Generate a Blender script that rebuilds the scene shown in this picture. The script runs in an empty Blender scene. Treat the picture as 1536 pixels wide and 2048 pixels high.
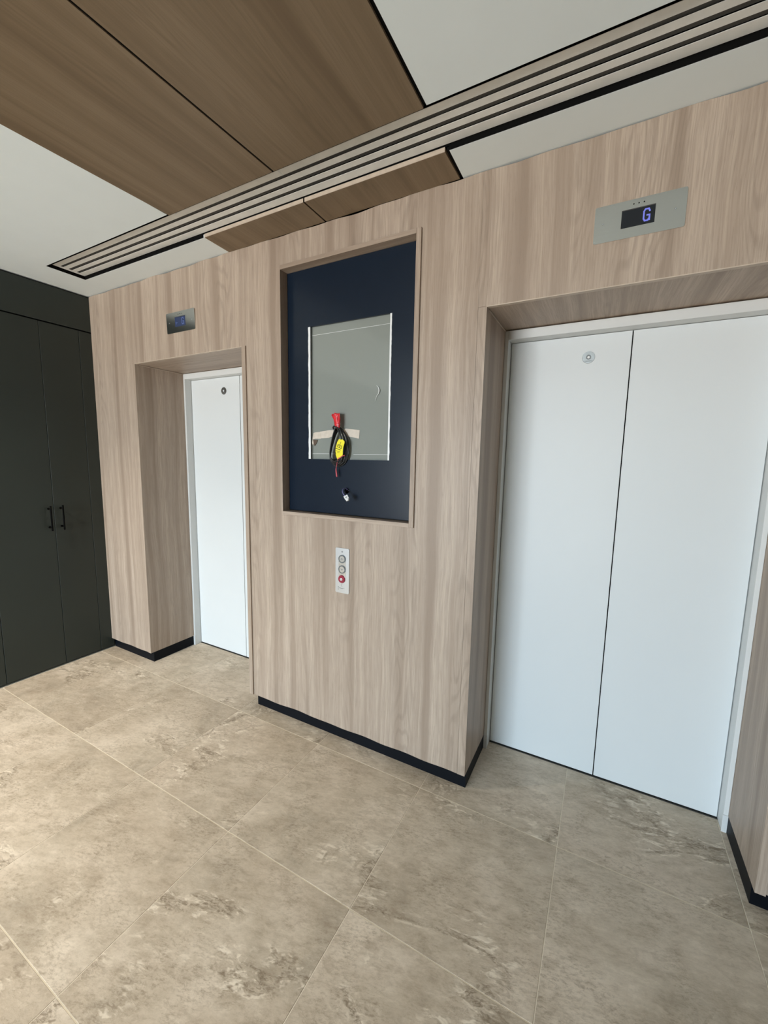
import bpy, bmesh, math, random
from mathutils import Vector, Matrix, noise as mnoise

C = bpy.context.scene.collection
random.seed(7)

# ------------------------------------------------------------------ camera
cam_d = bpy.data.cameras.new('camera')
cam = bpy.data.objects.new('camera', cam_d)
C.objects.link(cam)
RIGHT = Vector((0.8785376, 0.4773103, 0.0186151))
DOWN = Vector((0.0769631, -0.1029821, -0.9917012))
FWD = Vector((-0.4714322, 0.8726795, -0.1272090))
m = Matrix((RIGHT, -DOWN, -FWD)).transposed().to_4x4()
m.translation = Vector((1.1952, -1.7185, 1.5355))
cam.matrix_world = m
cam_d.sensor_fit = 'VERTICAL'
cam_d.sensor_height = 24.0
cam_d.lens = 818.458 / 2048 * 24.0
cam_d.clip_start = 0.02
bpy.context.scene.camera = cam

# ------------------------------------------------------------------ view, world
sc = bpy.context.scene
sc.view_settings.view_transform = 'Standard'
sc.view_settings.look = 'None'
sc.view_settings.gamma = 1.0
sc.view_settings.use_curve_mapping = False
sc.view_settings.exposure = 0.0
sc.cycles.max_bounces = 10
sc.cycles.diffuse_bounces = 6
sc.cycles.glossy_bounces = 4
sc.cycles.transparent_max_bounces = 12
sc.cycles.sample_clamp_indirect = 6.0
sc.cycles.use_denoising = True

SKY = (0.76, 0.95, 1.10)
GROUND = (0.78, 0.78, 0.76)
SKY_STRENGTH = 31.0

world = bpy.data.worlds.new('daylight')
sc.world = world
world.use_nodes = True
wn, wl = world.node_tree.nodes, world.node_tree.links
wn.clear()
w_out = wn.new('ShaderNodeOutputWorld')
w_bg = wn.new('ShaderNodeBackground')
w_tc = wn.new('ShaderNodeTexCoord')
w_sep = wn.new('ShaderNodeSeparateXYZ')
w_ramp = wn.new('ShaderNodeValToRGB')
w_ramp.color_ramp.elements[0].position = 0.0
w_ramp.color_ramp.elements[0].color = (*GROUND, 1)
w_ramp.color_ramp.elements[1].position = 0.02
w_ramp.color_ramp.elements[1].color = (*SKY, 1)
wl.new(w_tc.outputs['Generated'], w_sep.inputs[0])
wl.new(w_sep.outputs['Z'], w_ramp.inputs[0])
wl.new(w_ramp.outputs[0], w_bg.inputs['Color'])
w_bg.inputs['Strength'].default_value = SKY_STRENGTH
wl.new(w_bg.outputs[0], w_out.inputs[0])


def portal(name, loc, rot, sx, sy):
    d = bpy.data.lights.new(name, 'AREA')
    d.shape = 'RECTANGLE'
    d.size, d.size_y = sx, sy
    d.cycles.is_portal = True
    o = bpy.data.objects.new(name, d)
    o.location, o.rotation_euler = loc, rot
    C.objects.link(o)


# ------------------------------------------------------------------ dimensions (metres)
XL = -2.189          # cupboard fronts
XR = 3.40            # right wall
YB = -7.00           # rear wall
H = 2.661            # ceiling
ZK = 0.075           # underside of the timber cladding
R1L, R1R, R1T = -1.677, -0.655, 2.149      # left lift recess
R2L, R2R, R2T = 0.7195, 1.7545, 2.154      # right lift recess
D1, DOOR1 = 0.361, 0.415
D2, DOOR2 = 0.340, 0.406
WIN_Z = 2.45
REAR_X0, REAR_X1 = -2.10, 0.30               # glazing in the rear wall

portal('window_portal_rear', ((REAR_X0 + REAR_X1) / 2, YB - 0.05, WIN_Z / 2), (math.pi / 2, 0, 0), REAR_X1 - REAR_X0, WIN_Z)


# ------------------------------------------------------------------ materials
def lin(c):
    return tuple(((v / 255) / 12.92 if v / 255 <= 0.04045 else ((v / 255 + 0.055) / 1.055) ** 2.4) for v in c)


class NT:
    def __init__(self, name):
        self.m = bpy.data.materials.new(name)
        self.m.use_nodes = True
        self.n, self.l = self.m.node_tree.nodes, self.m.node_tree.links
        self.n.clear()
        self.out = self.n.new('ShaderNodeOutputMaterial')
        self.b = self.n.new('ShaderNodeBsdfPrincipled')
        self.l.new(self.b.outputs[0], self.out.inputs[0])

    def put(self, sock, v):
        if hasattr(v, 'is_output'):
            self.l.new(v, sock)
        else:
            sock.default_value = v

    def math(self, op, a, b=0.0, c=0.0, clamp=False):
        k = self.n.new('ShaderNodeMath')
        k.operation, k.use_clamp = op, clamp
        for i, v in enumerate((a, b, c)):
            self.put(k.inputs[i], v)
        return k.outputs[0]

    def vec(self, x, y, z):
        k = self.n.new('ShaderNodeCombineXYZ')
        for i, v in enumerate((x, y, z)):
            self.put(k.inputs[i], v)
        return k.outputs[0]

    def noise(self, vec, scale=1.0, detail=2.0, rough=0.5, dist=0.0, color=False):
        k = self.n.new('ShaderNodeTexNoise')
        k.inputs['Scale'].default_value = scale
        k.inputs['Detail'].default_value = detail
        k.inputs['Roughness'].default_value = rough
        k.inputs['Distortion'].default_value = dist
        self.l.new(vec, k.inputs['Vector'])
        return k.outputs['Color' if color else 'Fac']

    def ramp(self, fac, stops, interp='LINEAR'):
        k = self.n.new('ShaderNodeValToRGB')
        k.color_ramp.interpolation = interp
        e = k.color_ramp.elements
        while len(e) < len(stops):
            e.new(0.5)
        for q, (p, c) in zip(e, stops):
            q.position = p
            q.color = (*c, 1) if not isinstance(c, (int, float)) else (c, c, c, 1)
        self.l.new(fac, k.inputs[0])
        return k.outputs[0]

    def mix(self, fac, a, b, blend='MIX'):
        k = self.n.new('ShaderNodeMix')
        k.data_type, k.blend_type = 'RGBA', blend
        self.put(k.inputs['Factor'], fac)
        for s, v in ((6, a), (7, b)):
            self.put(k.inputs[s], v if hasattr(v, 'is_output') else (*v, 1))
        return k.outputs[2]

    def coords(self, which='Object'):
        t = self.n.new('ShaderNodeTexCoord')
        s = self.n.new('ShaderNodeSeparateXYZ')
        self.l.new(t.outputs[which], s.inputs[0])
        return t.outputs[which], s.outputs[0], s.outputs[1], s.outputs[2]

    def bump(self, h, strength=0.1, dist=0.001):
        k = self.n.new('ShaderNodeBump')
        k.inputs['Strength'].default_value = strength
        k.inputs['Distance'].default_value = dist
        self.l.new(h, k.inputs['Height'])
        self.l.new(k.outputs[0], self.b.inputs['Normal'])

    def set(self, **kw):
        for k, v in kw.items():
            s = self.b.inputs[k.replace('_', ' ')]
            self.put(s, (*v, 1) if isinstance(v, tuple) and len(v) == 3 else v)
        return self.m


def plain(name, col, rough=0.5, metal=0.0, spec=0.5, vary=0.04, scale=8.0):
    t = NT(name)
    v, x, y, z = t.coords()
    n = t.noise(v, scale, 3)
    lo = tuple(c * (1 - vary) for c in col)
    hi = tuple(min(1, c * (1 + vary)) for c in col)
    t.set(Base_Color=t.ramp(n, [(0.3, lo), (0.7, hi)]), Roughness=rough, Metallic=metal)
    t.b.inputs['Specular IOR Level'].default_value = spec
    return t.m


def glow(name, col, strength):
    t = NT(name)
    t.set(Base_Color=(0.01, 0.01, 0.012), Roughness=0.4)
    t.b.inputs['Emission Color'].default_value = (*col, 1)
    t.b.inputs['Emission Strength'].default_value = strength
    return t.m


def wood(name, light, mid, dark, along='z', rough=0.45, contrast=1.0, bump=0.12):
    """Oak-look laminate; along names the grain direction."""
    t = NT(name)
    v, x, y, z = t.coords()
    if along == 'z':
        u, g = t.math('ADD', x, t.math('MULTIPLY', y, 0.93)), z
    elif along == 'y':
        u, g = t.math('ADD', x, t.math('MULTIPLY', z, 0.7)), y
    else:
        u, g = t.math('ADD', y, t.math('MULTIPLY', z, 0.9)), x
    # a slow sideways wander of the grain
    wob = t.noise(t.vec(t.math('MULTIPLY', u, 3.0), t.math('MULTIPLY', g, 1.3), 4.0), 1.0, 2)
    uu = t.math('ADD', u, t.math('MULTIPLY', t.math('SUBTRACT', wob, 0.5), 0.05))
    band = t.noise(t.vec(t.math('MULTIPLY', uu, 15.0), t.math('MULTIPLY', g, 0.22), 1.0), 1.0, 3, 0.55)
    soft = t.noise(t.vec(t.math('MULTIPLY', uu, 34.0), t.math('MULTIPLY', g, 0.9), 7.0), 1.0, 4, 0.6)
    fine = t.noise(t.vec(t.math('MULTIPLY', uu, 190.0), t.math('MULTIPLY', g, 5.0), 2.0), 1.0, 2, 0.6)
    # cathedral figure: nested contour lines of a stretched noise field
    fld = t.noise(t.vec(t.math('MULTIPLY', uu, 5.5), t.math('MULTIPLY', g, 0.75), 11.0), 1.0, 2, 0.45)
    rings = t.math('SINE', t.math('MULTIPLY', fld, 130.0))
    msk = t.ramp(t.noise(t.vec(t.math('MULTIPLY', uu, 6.5), t.math('MULTIPLY', g, 0.16), 21.0), 1.0, 1), [(0.50, 0.0), (0.62, 1.0)])
    rings = t.math('MULTIPLY', t.ramp(rings, [(0.1, 0.0), (1.0, 1.0)]), msk)
    # pores and short dark flecks
    pore = t.ramp(t.noise(t.vec(t.math('MULTIPLY', uu, 330.0), t.math('MULTIPLY', g, 14.0), 31.0), 1.0, 2, 0.7), [(0.57, 0.0), (0.72, 1.0)])
    knot = t.ramp(t.noise(t.vec(t.math('MULTIPLY', uu, 42.0), t.math('MULTIPLY', g, 5.5), 17.0), 1.0, 4, 0.65), [(0.60, 0.0), (0.76, 1.0)])
    knot = t.math('MULTIPLY', knot, msk)
    col = t.ramp(band, [(0.34, dark), (0.47, mid), (0.60, light)])
    k = contrast
    col = t.mix(t.math('MULTIPLY', t.ramp(soft, [(0.40, 1.0), (0.60, 0.0)]), 0.34 * k), col, dark)
    col = t.mix(t.math('MULTIPLY', t.ramp(fine, [(0.40, 1.0), (0.58, 0.0)]), 0.46 * k), col, dark)
    dd = tuple(c * 0.62 for c in dark)
    col = t.mix(t.math('MULTIPLY', rings, 0.26 * k), col, dd)
    col = t.mix(t.math('MULTIPLY', pore, 0.32 * k), col, dd)
    col = t.mix(t.math('MULTIPLY', knot, 0.42 * k), col, dd)
    t.set(Base_Color=col, Roughness=rough)
    t.b.inputs['Specular IOR Level'].default_value = 0.35
    t.bump(fine, bump, 0.0006)
    return t.m


W_L, W_M, W_D = (0.505, 0.408, 0.328), (0.432, 0.342, 0.270), (0.310, 0.236, 0.181)
M_WOOD = wood('oak_laminate', W_L, W_M, W_D, 'z')
M_WOOD_X = wood('oak_laminate_crosswise', W_L, W_M, W_D, 'x')
M_WOOD_Y = wood('oak_laminate_soffit', W_L, W_M, W_D, 'y')
M_BOARD = wood('brown_board', (0.26, 0.195, 0.128), (0.23, 0.170, 0.108), (0.18, 0.128, 0.080), 'y', 0.5, 0.6)  # darker brown than the wall oak and the edge band
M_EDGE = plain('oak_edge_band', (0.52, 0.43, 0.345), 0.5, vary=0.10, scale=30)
M_CEIL = plain('white_ceiling_paint', (0.845, 0.92, 0.95), 0.9, vary=0.01)
M_WALL = plain('taupe_wall_paint', (0.09, 0.085, 0.078), 0.9, vary=0.02)
M_DOOR = plain('white_satin_door', (0.70, 0.73, 0.74), 0.48, vary=0.008, scale=2)
M_JAMB = plain('white_frame_paint', (0.70, 0.715, 0.71), 0.45, vary=0.01)
M_BLACK = plain('black_void', (0.004, 0.004, 0.004), 0.9, spec=0.1)
M_KICK = plain('black_kick_board', (0.0025, 0.004, 0.007), 0.5, spec=0.15, vary=0.1)
M_GREEN = plain('dark_green_laminate', (0.023, 0.031, 0.027), 0.5, vary=0.05, scale=3)
M_HANDLE = plain('matt_black_metal', (0.002, 0.002, 0.002), 0.6, spec=0.05)
M_NAVY = plain('navy_satin_board', (0.006, 0.013, 0.026), 0.27, spec=0.32, vary=0.04)
M_GREY = plain('grey_glass', (0.250, 0.272, 0.252), 0.08, vary=0.015, scale=3)
M_FILM = plain('white_film', (0.82, 0.84, 0.85), 0.5)
M_DIFF = plain('diffuser_white', (0.86, 0.865, 0.845), 0.45, vary=0.05, scale=20)
M_BLADE = plain('diffuser_blade_grey', (0.050, 0.050, 0.047), 0.5)
M_CABLE = plain('black_cable', (0.012, 0.012, 0.013), 0.38)
M_RED = plain('red_tape', (0.62, 0.02, 0.03), 0.35, vary=0.35, scale=60)
M_PINK = plain('red_twine', (0.60, 0.10, 0.13), 0.5)
M_YELLOW = plain('yellow_tag', (0.86, 0.76, 0.01), 0.5)
M_INK = plain('black_ink', (0.02, 0.018, 0.01), 0.6)
M_TAPE = plain('cream_tape', (0.62, 0.55, 0.47), 0.6, vary=0.08, scale=40)
M_TAPE_BACK = plain('brown_tape_fold', (0.10, 0.065, 0.045), 0.7)
M_CONN = plain('white_plastic', (0.85, 0.86, 0.86), 0.35)
M_WIRE = plain('violet_wire', (0.25, 0.24, 0.50), 0.45)
M_REDBTN = plain('red_button', (0.30, 0.012, 0.040), 0.35, vary=0.1)
M_BTN = plain('steel_button', (0.62, 0.65, 0.67), 0.25, 0.9)
M_SCREEN = plain('black_screen', (0.008, 0.011, 0.016), 0.12)
M_BLUE_LCD = glow('blue_lcd_backlight', (0.022, 0.042, 0.115), 0.8)
M_LED = glow('blue_led', (0.19, 0.21, 0.74), 1.0)
M_LED_DIM = glow('pale_blue_led', (0.10, 0.14, 0.32), 1.0)
M_GROUT = plain('cream_grout', (0.80, 0.73, 0.60), 0.9, vary=0.06, scale=12)
M_COLLAR = plain('dark_steel_collar', (0.16, 0.18, 0.19), 0.35, 0.6)
M_TEXT = plain('grey_engraving', (0.22, 0.24, 0.25), 0.6)


def brushed(name, col, rough):
    t = NT(name)
    v, x, y, z = t.coords()
    n = t.noise(t.vec(t.math('MULTIPLY', x, 3.0), y, t.math('MULTIPLY', z, 900.0)), 1.0, 2)
    t.set(Base_Color=t.ramp(n, [(0.2, tuple(c * 0.93 for c in col)), (0.8, col)]), Metallic=1.0, Roughness=rough)
    t.bump(n, 0.03, 0.0002)
    return t.m


M_STEEL = brushed('brushed_steel', (0.64, 0.66, 0.64), 0.17)
M_STEEL_PLATE = brushed('satin_steel', (0.58, 0.61, 0.64), 0.36)
M_DISC = brushed('satin_disc', (0.36, 0.38, 0.38), 0.32)


def glass_pane():
    t = NT('clear_glass')
    tr = t.n.new('ShaderNodeBsdfTransparent')
    gl = t.n.new('ShaderNodeBsdfGlossy')
    gl.inputs['Roughness'].default_value = 0.0
    fr = t.n.new('ShaderNodeFresnel')
    mx = t.n.new('ShaderNodeMixShader')
    t.l.new(fr.outputs[0], mx.inputs[0])
    t.l.new(tr.outputs[0], mx.inputs[1])
    t.l.new(gl.outputs[0], mx.inputs[2])
    t.l.new(mx.outputs[0], t.out.inputs[0])
    t.n.remove(t.b)
    return t.m


M_GLASS = glass_pane()


def stone_tile():
    t = NT('travertine_tile')
    tc, ox, oy, oz = t.coords()
    info = t.n.new('ShaderNodeObjectInfo')
    r = info.outputs['Random']
    sx = t.math('ADD', ox, t.math('MULTIPLY', r, 37.0))
    sy = t.math('ADD', oy, t.math('MULTIPLY', r, 19.0))
    p = t.vec(sx, sy, t.math('MULTIPLY', r, 5.0))
    # skewed copy for the streaky lie of the stone
    q = t.vec(t.math('ADD', t.math('MULTIPLY', sx, 0.55), t.math('MULTIPLY', sy, 0.25)),
              t.math('SUBTRACT', t.math('MULTIPLY', sy, 1.25), t.math('MULTIPLY', sx, 0.35)), r)
    cloud = t.noise(p, 3.0, 7, 0.62, 0.4)
    tone = t.noise(p, 1.6, 3, 0.5)
    mott = t.noise(q, 20.0, 9, 0.78, 0.2)
    grain = t.noise(q, 88.0, 6, 0.78, 0.25)
    col = t.ramp(cloud, [(0.30, lin((173, 162, 145))), (0.47, lin((199, 186, 167))), (0.60, lin((214, 201, 183))), (0.75, lin((227, 214, 196)))])
    col = t.mix(t.math('MULTIPLY', t.ramp(tone, [(0.40, 1.0), (0.60, 0.0)]), 0.35), col, lin((191, 173, 152)))
    col = t.mix(t.math('MULTIPLY', t.ramp(mott, [(0.36, 1.0), (0.52, 0.0)]), 0.50), col, lin((151, 135, 114)))
    col = t.mix(t.math('MULTIPLY', t.ramp(mott, [(0.55, 0.0), (0.70, 1.0)]), 0.45), col, lin((237, 225, 207)))
    col = t.mix(t.math('MULTIPLY', t.ramp(grain, [(0.36, 1.0), (0.52, 0.0)]), t.math('MULTIPLY', t.ramp(t.noise(p, 7.0, 3), [(0.42, 0.25), (0.62, 1.0)]), 0.55)), col, lin((129, 113, 92)))
    # veins of broken, pitted stone
    vn = t.math('ABSOLUTE', t.math('SUBTRACT', t.noise(q, 2.1, 6, 0.62, 0.8), 0.5))
    vein = t.ramp(vn, [(0.0, 1.0), (0.030, 0.0)])
    patch = t.ramp(t.noise(p, 2.3, 2), [(0.50, 0.0), (0.60, 1.0)])
    pit = t.ramp(t.noise(q, 60.0, 5, 0.75, 1.2), [(0.44, 1.0), (0.56, 0.0)])
    vm = t.math('MULTIPLY', t.math('MULTIPLY', vein, patch), pit)
    col = t.mix(t.math('MULTIPLY', vm, 0.70), col, lin((109, 93, 71)))
    chip = t.math('MULTIPLY', t.math('MULTIPLY', t.ramp(vn, [(0.015, 0.0), (0.03, 1.0)]), t.ramp(vn, [(0.03, 1.0), (0.075, 0.0)])), patch)
    chip = t.math('MULTIPLY', chip, t.ramp(t.noise(q, 34.0, 3, 0.6, 0.6), [(0.50, 0.0), (0.60, 1.0)]))
    col = t.mix(t.math('MULTIPLY', chip, 0.75), col, lin((243, 232, 214)))
    # a few dark pinholes
    vo = t.n.new('ShaderNodeTexVoronoi')
    vo.inputs['Scale'].default_value = 9.0
    t.l.new(p, vo.inputs['Vector'])
    dot = t.ramp(vo.outputs['Distance'], [(0.030, 1.0), (0.055, 0.0)])
    dot = t.math('MULTIPLY', dot, t.ramp(t.noise(p, 5.0, 1), [(0.5, 0.0), (0.56, 1.0)]))
    col = t.mix(t.math('MULTIPLY', dot, 0.5), col, lin((113, 97, 77)))
    t.set(Base_Color=col, Roughness=t.ramp(mott, [(0.3, 0.50), (0.7, 0.62)]))
    t.b.inputs['Specular IOR Level'].default_value = 0.3
    t.bump(t.math('SUBTRACT', mott, t.math('MULTIPLY', vm, 0.6)), 0.40, 0.0015)
    return t.m


M_TILE = stone_tile()


# ------------------------------------------------------------------ mesh helpers
def BM():
    return bmesh.new()


def box(bm, x0, x1, y0, y1, z0, z1, bev=0.0, seg=1):
    vs = [bm.verts.new((x, y, z)) for x in (x0, x1) for y in (y0, y1) for z in (z0, z1)]
    fs = [(0, 1, 3, 2), (4, 6, 7, 5), (0, 4, 5, 1), (2, 3, 7, 6), (0, 2, 6, 4), (1, 5, 7, 3)]
    faces = [bm.faces.new([vs[i] for i in f]) for f in fs]
    if bev:
        es = list({e for f in faces for e in f.edges})
        bmesh.ops.bevel(bm, geom=es, offset=bev, segments=seg, affect='EDGES', profile=0.5)
    return vs


def prism(bm, pts, y0, y1):
    """Polygon in x,z pushed from y0 to y1; pts may carry a y offset as third item."""
    a = [bm.verts.new((p[0], y0 + (p[2] if len(p) > 2 else 0), p[1])) for p in pts]
    b = [bm.verts.new((p[0], y1 + (p[2] if len(p) > 2 else 0), p[1])) for p in pts]
    bm.faces.new(a)
    bm.faces.new(b[::-1])
    n = len(pts)
    for i in range(n):
        bm.faces.new((a[i], b[i], b[(i + 1) % n], a[(i + 1) % n]))


def disc(bm, cx, cz, r0, r1, y0, y1, n=40):
    """Short round plug facing -y: radius r0 at the back (y0), r1 at the front (y1)."""
    a = [bm.verts.new((cx + r0 * math.cos(2 * math.pi * i / n), y0, cz + r0 * math.sin(2 * math.pi * i / n))) for i in range(n)]
    b = [bm.verts.new((cx + r1 * math.cos(2 * math.pi * i / n), y1, cz + r1 * math.sin(2 * math.pi * i / n))) for i in range(n)]
    bm.faces.new(b)
    bm.faces.new(a[::-1])
    for i in range(n):
        bm.faces.new((a[i], a[(i + 1) % n], b[(i + 1) % n], b[i]))


def ring(bm, cx, cz, r_in, r_out, y0, y1, n=40):
    def c(r, y):
        return [bm.verts.new((cx + r * math.cos(2 * math.pi * i / n), y, cz + r * math.sin(2 * math.pi * i / n))) for i in range(n)]
    loops = [c(r_out, y0), c(r_out, y1), c(r_in, y1), c(r_in, y0)]
    for k in range(4):
        p, q = loops[k], loops[(k + 1) % 4]
        for i in range(n):
            bm.faces.new((p[i], p[(i + 1) % n], q[(i + 1) % n], q[i]))


def tube(bm, pts, r, sides=8, closed=False, radii=None):
    pts = [Vector(p) for p in pts]
    n = len(pts)
    prev = None
    rings = []
    for i, p in enumerate(pts):
        a = pts[(i - 1) % n] if (closed or i > 0) else p
        b = pts[(i + 1) % n] if (closed or i < n - 1) else p
        d = (b - a).normalized()
        if prev is None:
            up = Vector((0, 1, 0)) if abs(d.y) < 0.9 else Vector((1, 0, 0))
            s = d.cross(up).normalized()
        else:
            s = (prev - d * prev.dot(d)).normalized()
        prev = s
        t = d.cross(s)
        rr = radii[i] if radii else r
        rings.append([bm.verts.new(p + (s * math.cos(2 * math.pi * k / sides) + t * math.sin(2 * math.pi * k / sides)) * rr) for k in range(sides)])
    for i in range(n if closed else n - 1):
        p, q = rings[i], rings[(i + 1) % n]
        for k in range(sides):
            bm.faces.new((p[k], p[(k + 1) % sides], q[(k + 1) % sides], q[k]))
    if not closed:
        bm.faces.new(rings[0][::-1])
        bm.faces.new(rings[-1])


def smooth_path(pts, sub=6, closed=False):
    P = [Vector(p) for p in pts]
    n = len(P)
    out = []
    for i in range(n if closed else n - 1):
        g = lambda k: P[k % n] if closed else P[max(0, min(n - 1, k))]
        a, b, c, d = g(i - 1), g(i), g(i + 1), g(i + 2)
        for s in range(sub):
            t = s / sub
            out.append(0.5 * ((2 * b) + (c - a) * t + (2 * a - 5 * b + 4 * c - d) * t * t + (3 * b - a - 3 * c + d) * t ** 3))
    if not closed:
        out.append(P[-1])
    return out


def stroke(bm, pts, w, y0, y1):
    """Flat lettering stroke through x,z points."""
    for (a, b) in zip(pts[:-1], pts[1:]):
        a, b = Vector(a), Vector(b)
        d = (b - a).normalized()
        nrm = Vector((-d.y, d.x)) * w / 2
        e = d * w * 0.42
        q = [a - e + nrm, a - e - nrm, b + e - nrm, b + e + nrm]
        prism(bm, [(v.x, v.y) for v in q], y0, y1)


def obj(name, bm, mat, parent=None, smooth=False):
    bmesh.ops.recalc_face_normals(bm, faces=bm.faces)
    me = bpy.data.meshes.new(name)
    bm.to_mesh(me)
    bm.free()
    if smooth:
        for p in me.polygons:
            p.use_smooth = True
    me.materials.append(mat)
    o = bpy.data.objects.new(name, me)
    C.objects.link(o)
    if parent:
        o.parent = parent
        if parent.type == 'EMPTY':          # parts of parts already sit in world coordinates
            o.matrix_parent_inverse = Matrix.Translation(-parent.location)
    return o


def tag(o, label=None, cat=None, group=None, kind=None):
    for k, v in (('label', label), ('category', cat), ('group', group), ('kind', kind)):
        if v:
            o[k] = v
    return o


def thing(name, loc, label, cat, group=None, kind=None):
    o = bpy.data.objects.new(name, None)
    o.empty_display_size = 0.05
    o.location = loc
    C.objects.link(o)
    return tag(o, label, cat, group, kind)


def wave(x, seed, amp):
    return amp * (mnoise.noise(Vector((x * 5.5, seed, 0.3))) * 1.2 + 0.35 * math.sin(x * 27 + seed))


def wavy_board(bm, x0, x1, y0, y1, z0, z1, top=0.0, bot=0.0):
    """Upright board whose scribed top or bottom edge wanders by a few millimetres."""
    n = max(2, int((x1 - x0) / 0.03)) if (top or bot) else 1
    cols = []
    for i in range(n + 1):
        x = x0 + (x1 - x0) * i / n
        zb = z0 + (wave(x, 3.1, bot) if bot else 0)
        zt = z1 + (wave(x, 8.7, top) if top else 0)
        cols.append([bm.verts.new((x, y, z)) for (y, z) in ((y0, zb), (y0, zt), (y1, zt), (y1, zb))])
    for a, b in zip(cols[:-1], cols[1:]):
        for k in range(4):
            bm.faces.new((a[k], a[(k + 1) % 4], b[(k + 1) % 4], b[k]))
    bm.faces.new(cols[0])
    bm.faces.new(cols[-1][::-1])


# ------------------------------------------------------------------ floor
fl = BM()
box(fl, -2.9, XR + 0.1, YB - 0.2, 0.52, -0.10, -0.0012)
floor = obj('floor', fl, M_GROUT)
tag(floor, 'beige stone tiled floor with cream grout joints', 'floor', kind='structure')

GX, GY, TP, TY, J = -0.0667, -0.0837, 0.60, 0.6027, 0.0036
shared = {}


def tile(i, j):
    x0, x1 = GX + TP * i + 0.0013, GX + TP * (i + 1) - 0.0013
    y1, y0 = GY - TY * j - J / 2, GY - TY * (j + 1) + J / 2
    x0, x1 = max(x0, XL + 0.002), min(x1, XR - 0.002)
    y0, y1 = max(y0, YB + 0.002), min(y1, 0.50)
    if x1 - x0 < 0.02 or y1 - y0 < 0.02:
        return
    cx, cy = (x0 + x1) / 2, (y0 + y1) / 2
    hx, hy = round((x1 - x0) / 2, 4), round((y1 - y0) / 2, 4)
    if (hx, hy) not in shared:
        b = BM()
        box(b, -hx, hx, -hy, hy, -0.009, 0.0)
        top = [e for e in b.edges if all(abs(v.co.z) < 1e-6 for v in e.verts)]
        bmesh.ops.bevel(b, geom=top, offset=0.0006, segments=1, affect='EDGES')
        bmesh.ops.recalc_face_normals(b, faces=b.faces)
        me = bpy.data.meshes.new('tile')
        b.to_mesh(me)
        b.free()
        me.materials.append(M_TILE)
        shared[(hx, hy)] = me
    o = bpy.data.objects.new('tile', shared[(hx, hy)])
    o.location = (cx, cy, 0)
    C.objects.link(o)
    o.parent = floor


for i in range(-4, 6):
    for j in range(-1, 12):
        tile(i, j)

# ------------------------------------------------------------------ ceiling
VX0, VX1, VY0, VY1 = -1.890, 2.60, -0.376, -0.164     # air slot opening
PX0, PXM, PX1, PXG = -0.722, -0.0705, 0.586, 0.598    # timber ceiling boards
CT = 0.016
cl = BM()
box(cl, -2.9, PX0, YB - 0.2, VY0 - 0.002, H, H + CT)
box(cl, PXG, XR + 0.1, YB - 0.2, VY0 - 0.002, H, H + CT)
box(cl, -2.9, PX0, VY1 + 0.002, 0.60, H, H + CT)
box(cl, PXG, XR + 0.1, VY1 + 0.002, 0.60, H, H + CT)
box(cl, -2.9, VX0 - 0.002, VY0 - 0.002, VY1 + 0.002, H, H + CT)
box(cl, VX1 + 0.002, XR + 0.1, VY0 - 0.002, VY1 + 0.002, H, H + CT)
ceiling = obj('ceiling', cl, M_CEIL)
tag(ceiling, 'white painted flat ceiling above the lift lobby', 'ceiling', kind='structure')
b = BM()
box(b, -2.9, XR + 0.1, YB - 0.2, 0.60, H + 0.075, H + 0.095)
obj('void_lining', b, M_BLACK, ceiling)
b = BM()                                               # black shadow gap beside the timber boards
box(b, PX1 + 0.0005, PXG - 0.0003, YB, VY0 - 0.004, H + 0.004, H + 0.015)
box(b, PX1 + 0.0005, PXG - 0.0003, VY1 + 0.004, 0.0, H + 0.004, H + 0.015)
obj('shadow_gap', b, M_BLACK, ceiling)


def ceiling_board(x0a, x0b, x1a, x1b, ya, yb, label):
    """Board from y=ya (rear) to y=yb; x0a/x1a at the rear end, x0b/x1b at the other."""
    t = thing('ceiling_panel', ((x0b + x1b) / 2, yb, H), label, 'ceiling panel', 'timber ceiling panels')
    bm = BM()
    z0, z1 = H - 0.003, H + 0.0135
    lo = [bm.verts.new((x, y, z0)) for (x, y) in ((x0a, ya), (x1a, ya), (x1b, yb), (x0b, yb))]
    hi = [bm.verts.new((v.co.x, v.co.y, z1)) for v in lo]
    bm.faces.new(lo)
    bm.faces.new(hi[::-1])
    for k in range(4):
        bm.faces.new((lo[k], lo[(k + 1) % 4], hi[(k + 1) % 4], hi[k]))
    obj('board', bm, M_BOARD, t)
    return t


def x_left(y): return -0.712 + 0.047 * (max(y, -1.6) + 0.37)
def x_mid(y): return -0.0585 + 0.030 * (max(y, -1.6) + 0.363)


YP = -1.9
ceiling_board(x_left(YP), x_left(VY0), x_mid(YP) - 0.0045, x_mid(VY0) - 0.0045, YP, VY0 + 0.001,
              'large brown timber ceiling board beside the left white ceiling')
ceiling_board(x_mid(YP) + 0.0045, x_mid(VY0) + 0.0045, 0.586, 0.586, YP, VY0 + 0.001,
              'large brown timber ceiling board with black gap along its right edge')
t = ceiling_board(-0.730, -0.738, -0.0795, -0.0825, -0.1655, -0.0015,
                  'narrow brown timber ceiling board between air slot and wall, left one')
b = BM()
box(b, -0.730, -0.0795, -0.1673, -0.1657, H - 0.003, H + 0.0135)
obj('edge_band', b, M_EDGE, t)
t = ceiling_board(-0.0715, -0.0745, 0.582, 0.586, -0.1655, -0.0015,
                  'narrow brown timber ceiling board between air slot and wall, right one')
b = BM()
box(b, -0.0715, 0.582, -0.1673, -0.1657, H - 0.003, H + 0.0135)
obj('edge_band', b, M_EDGE, t)

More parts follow.
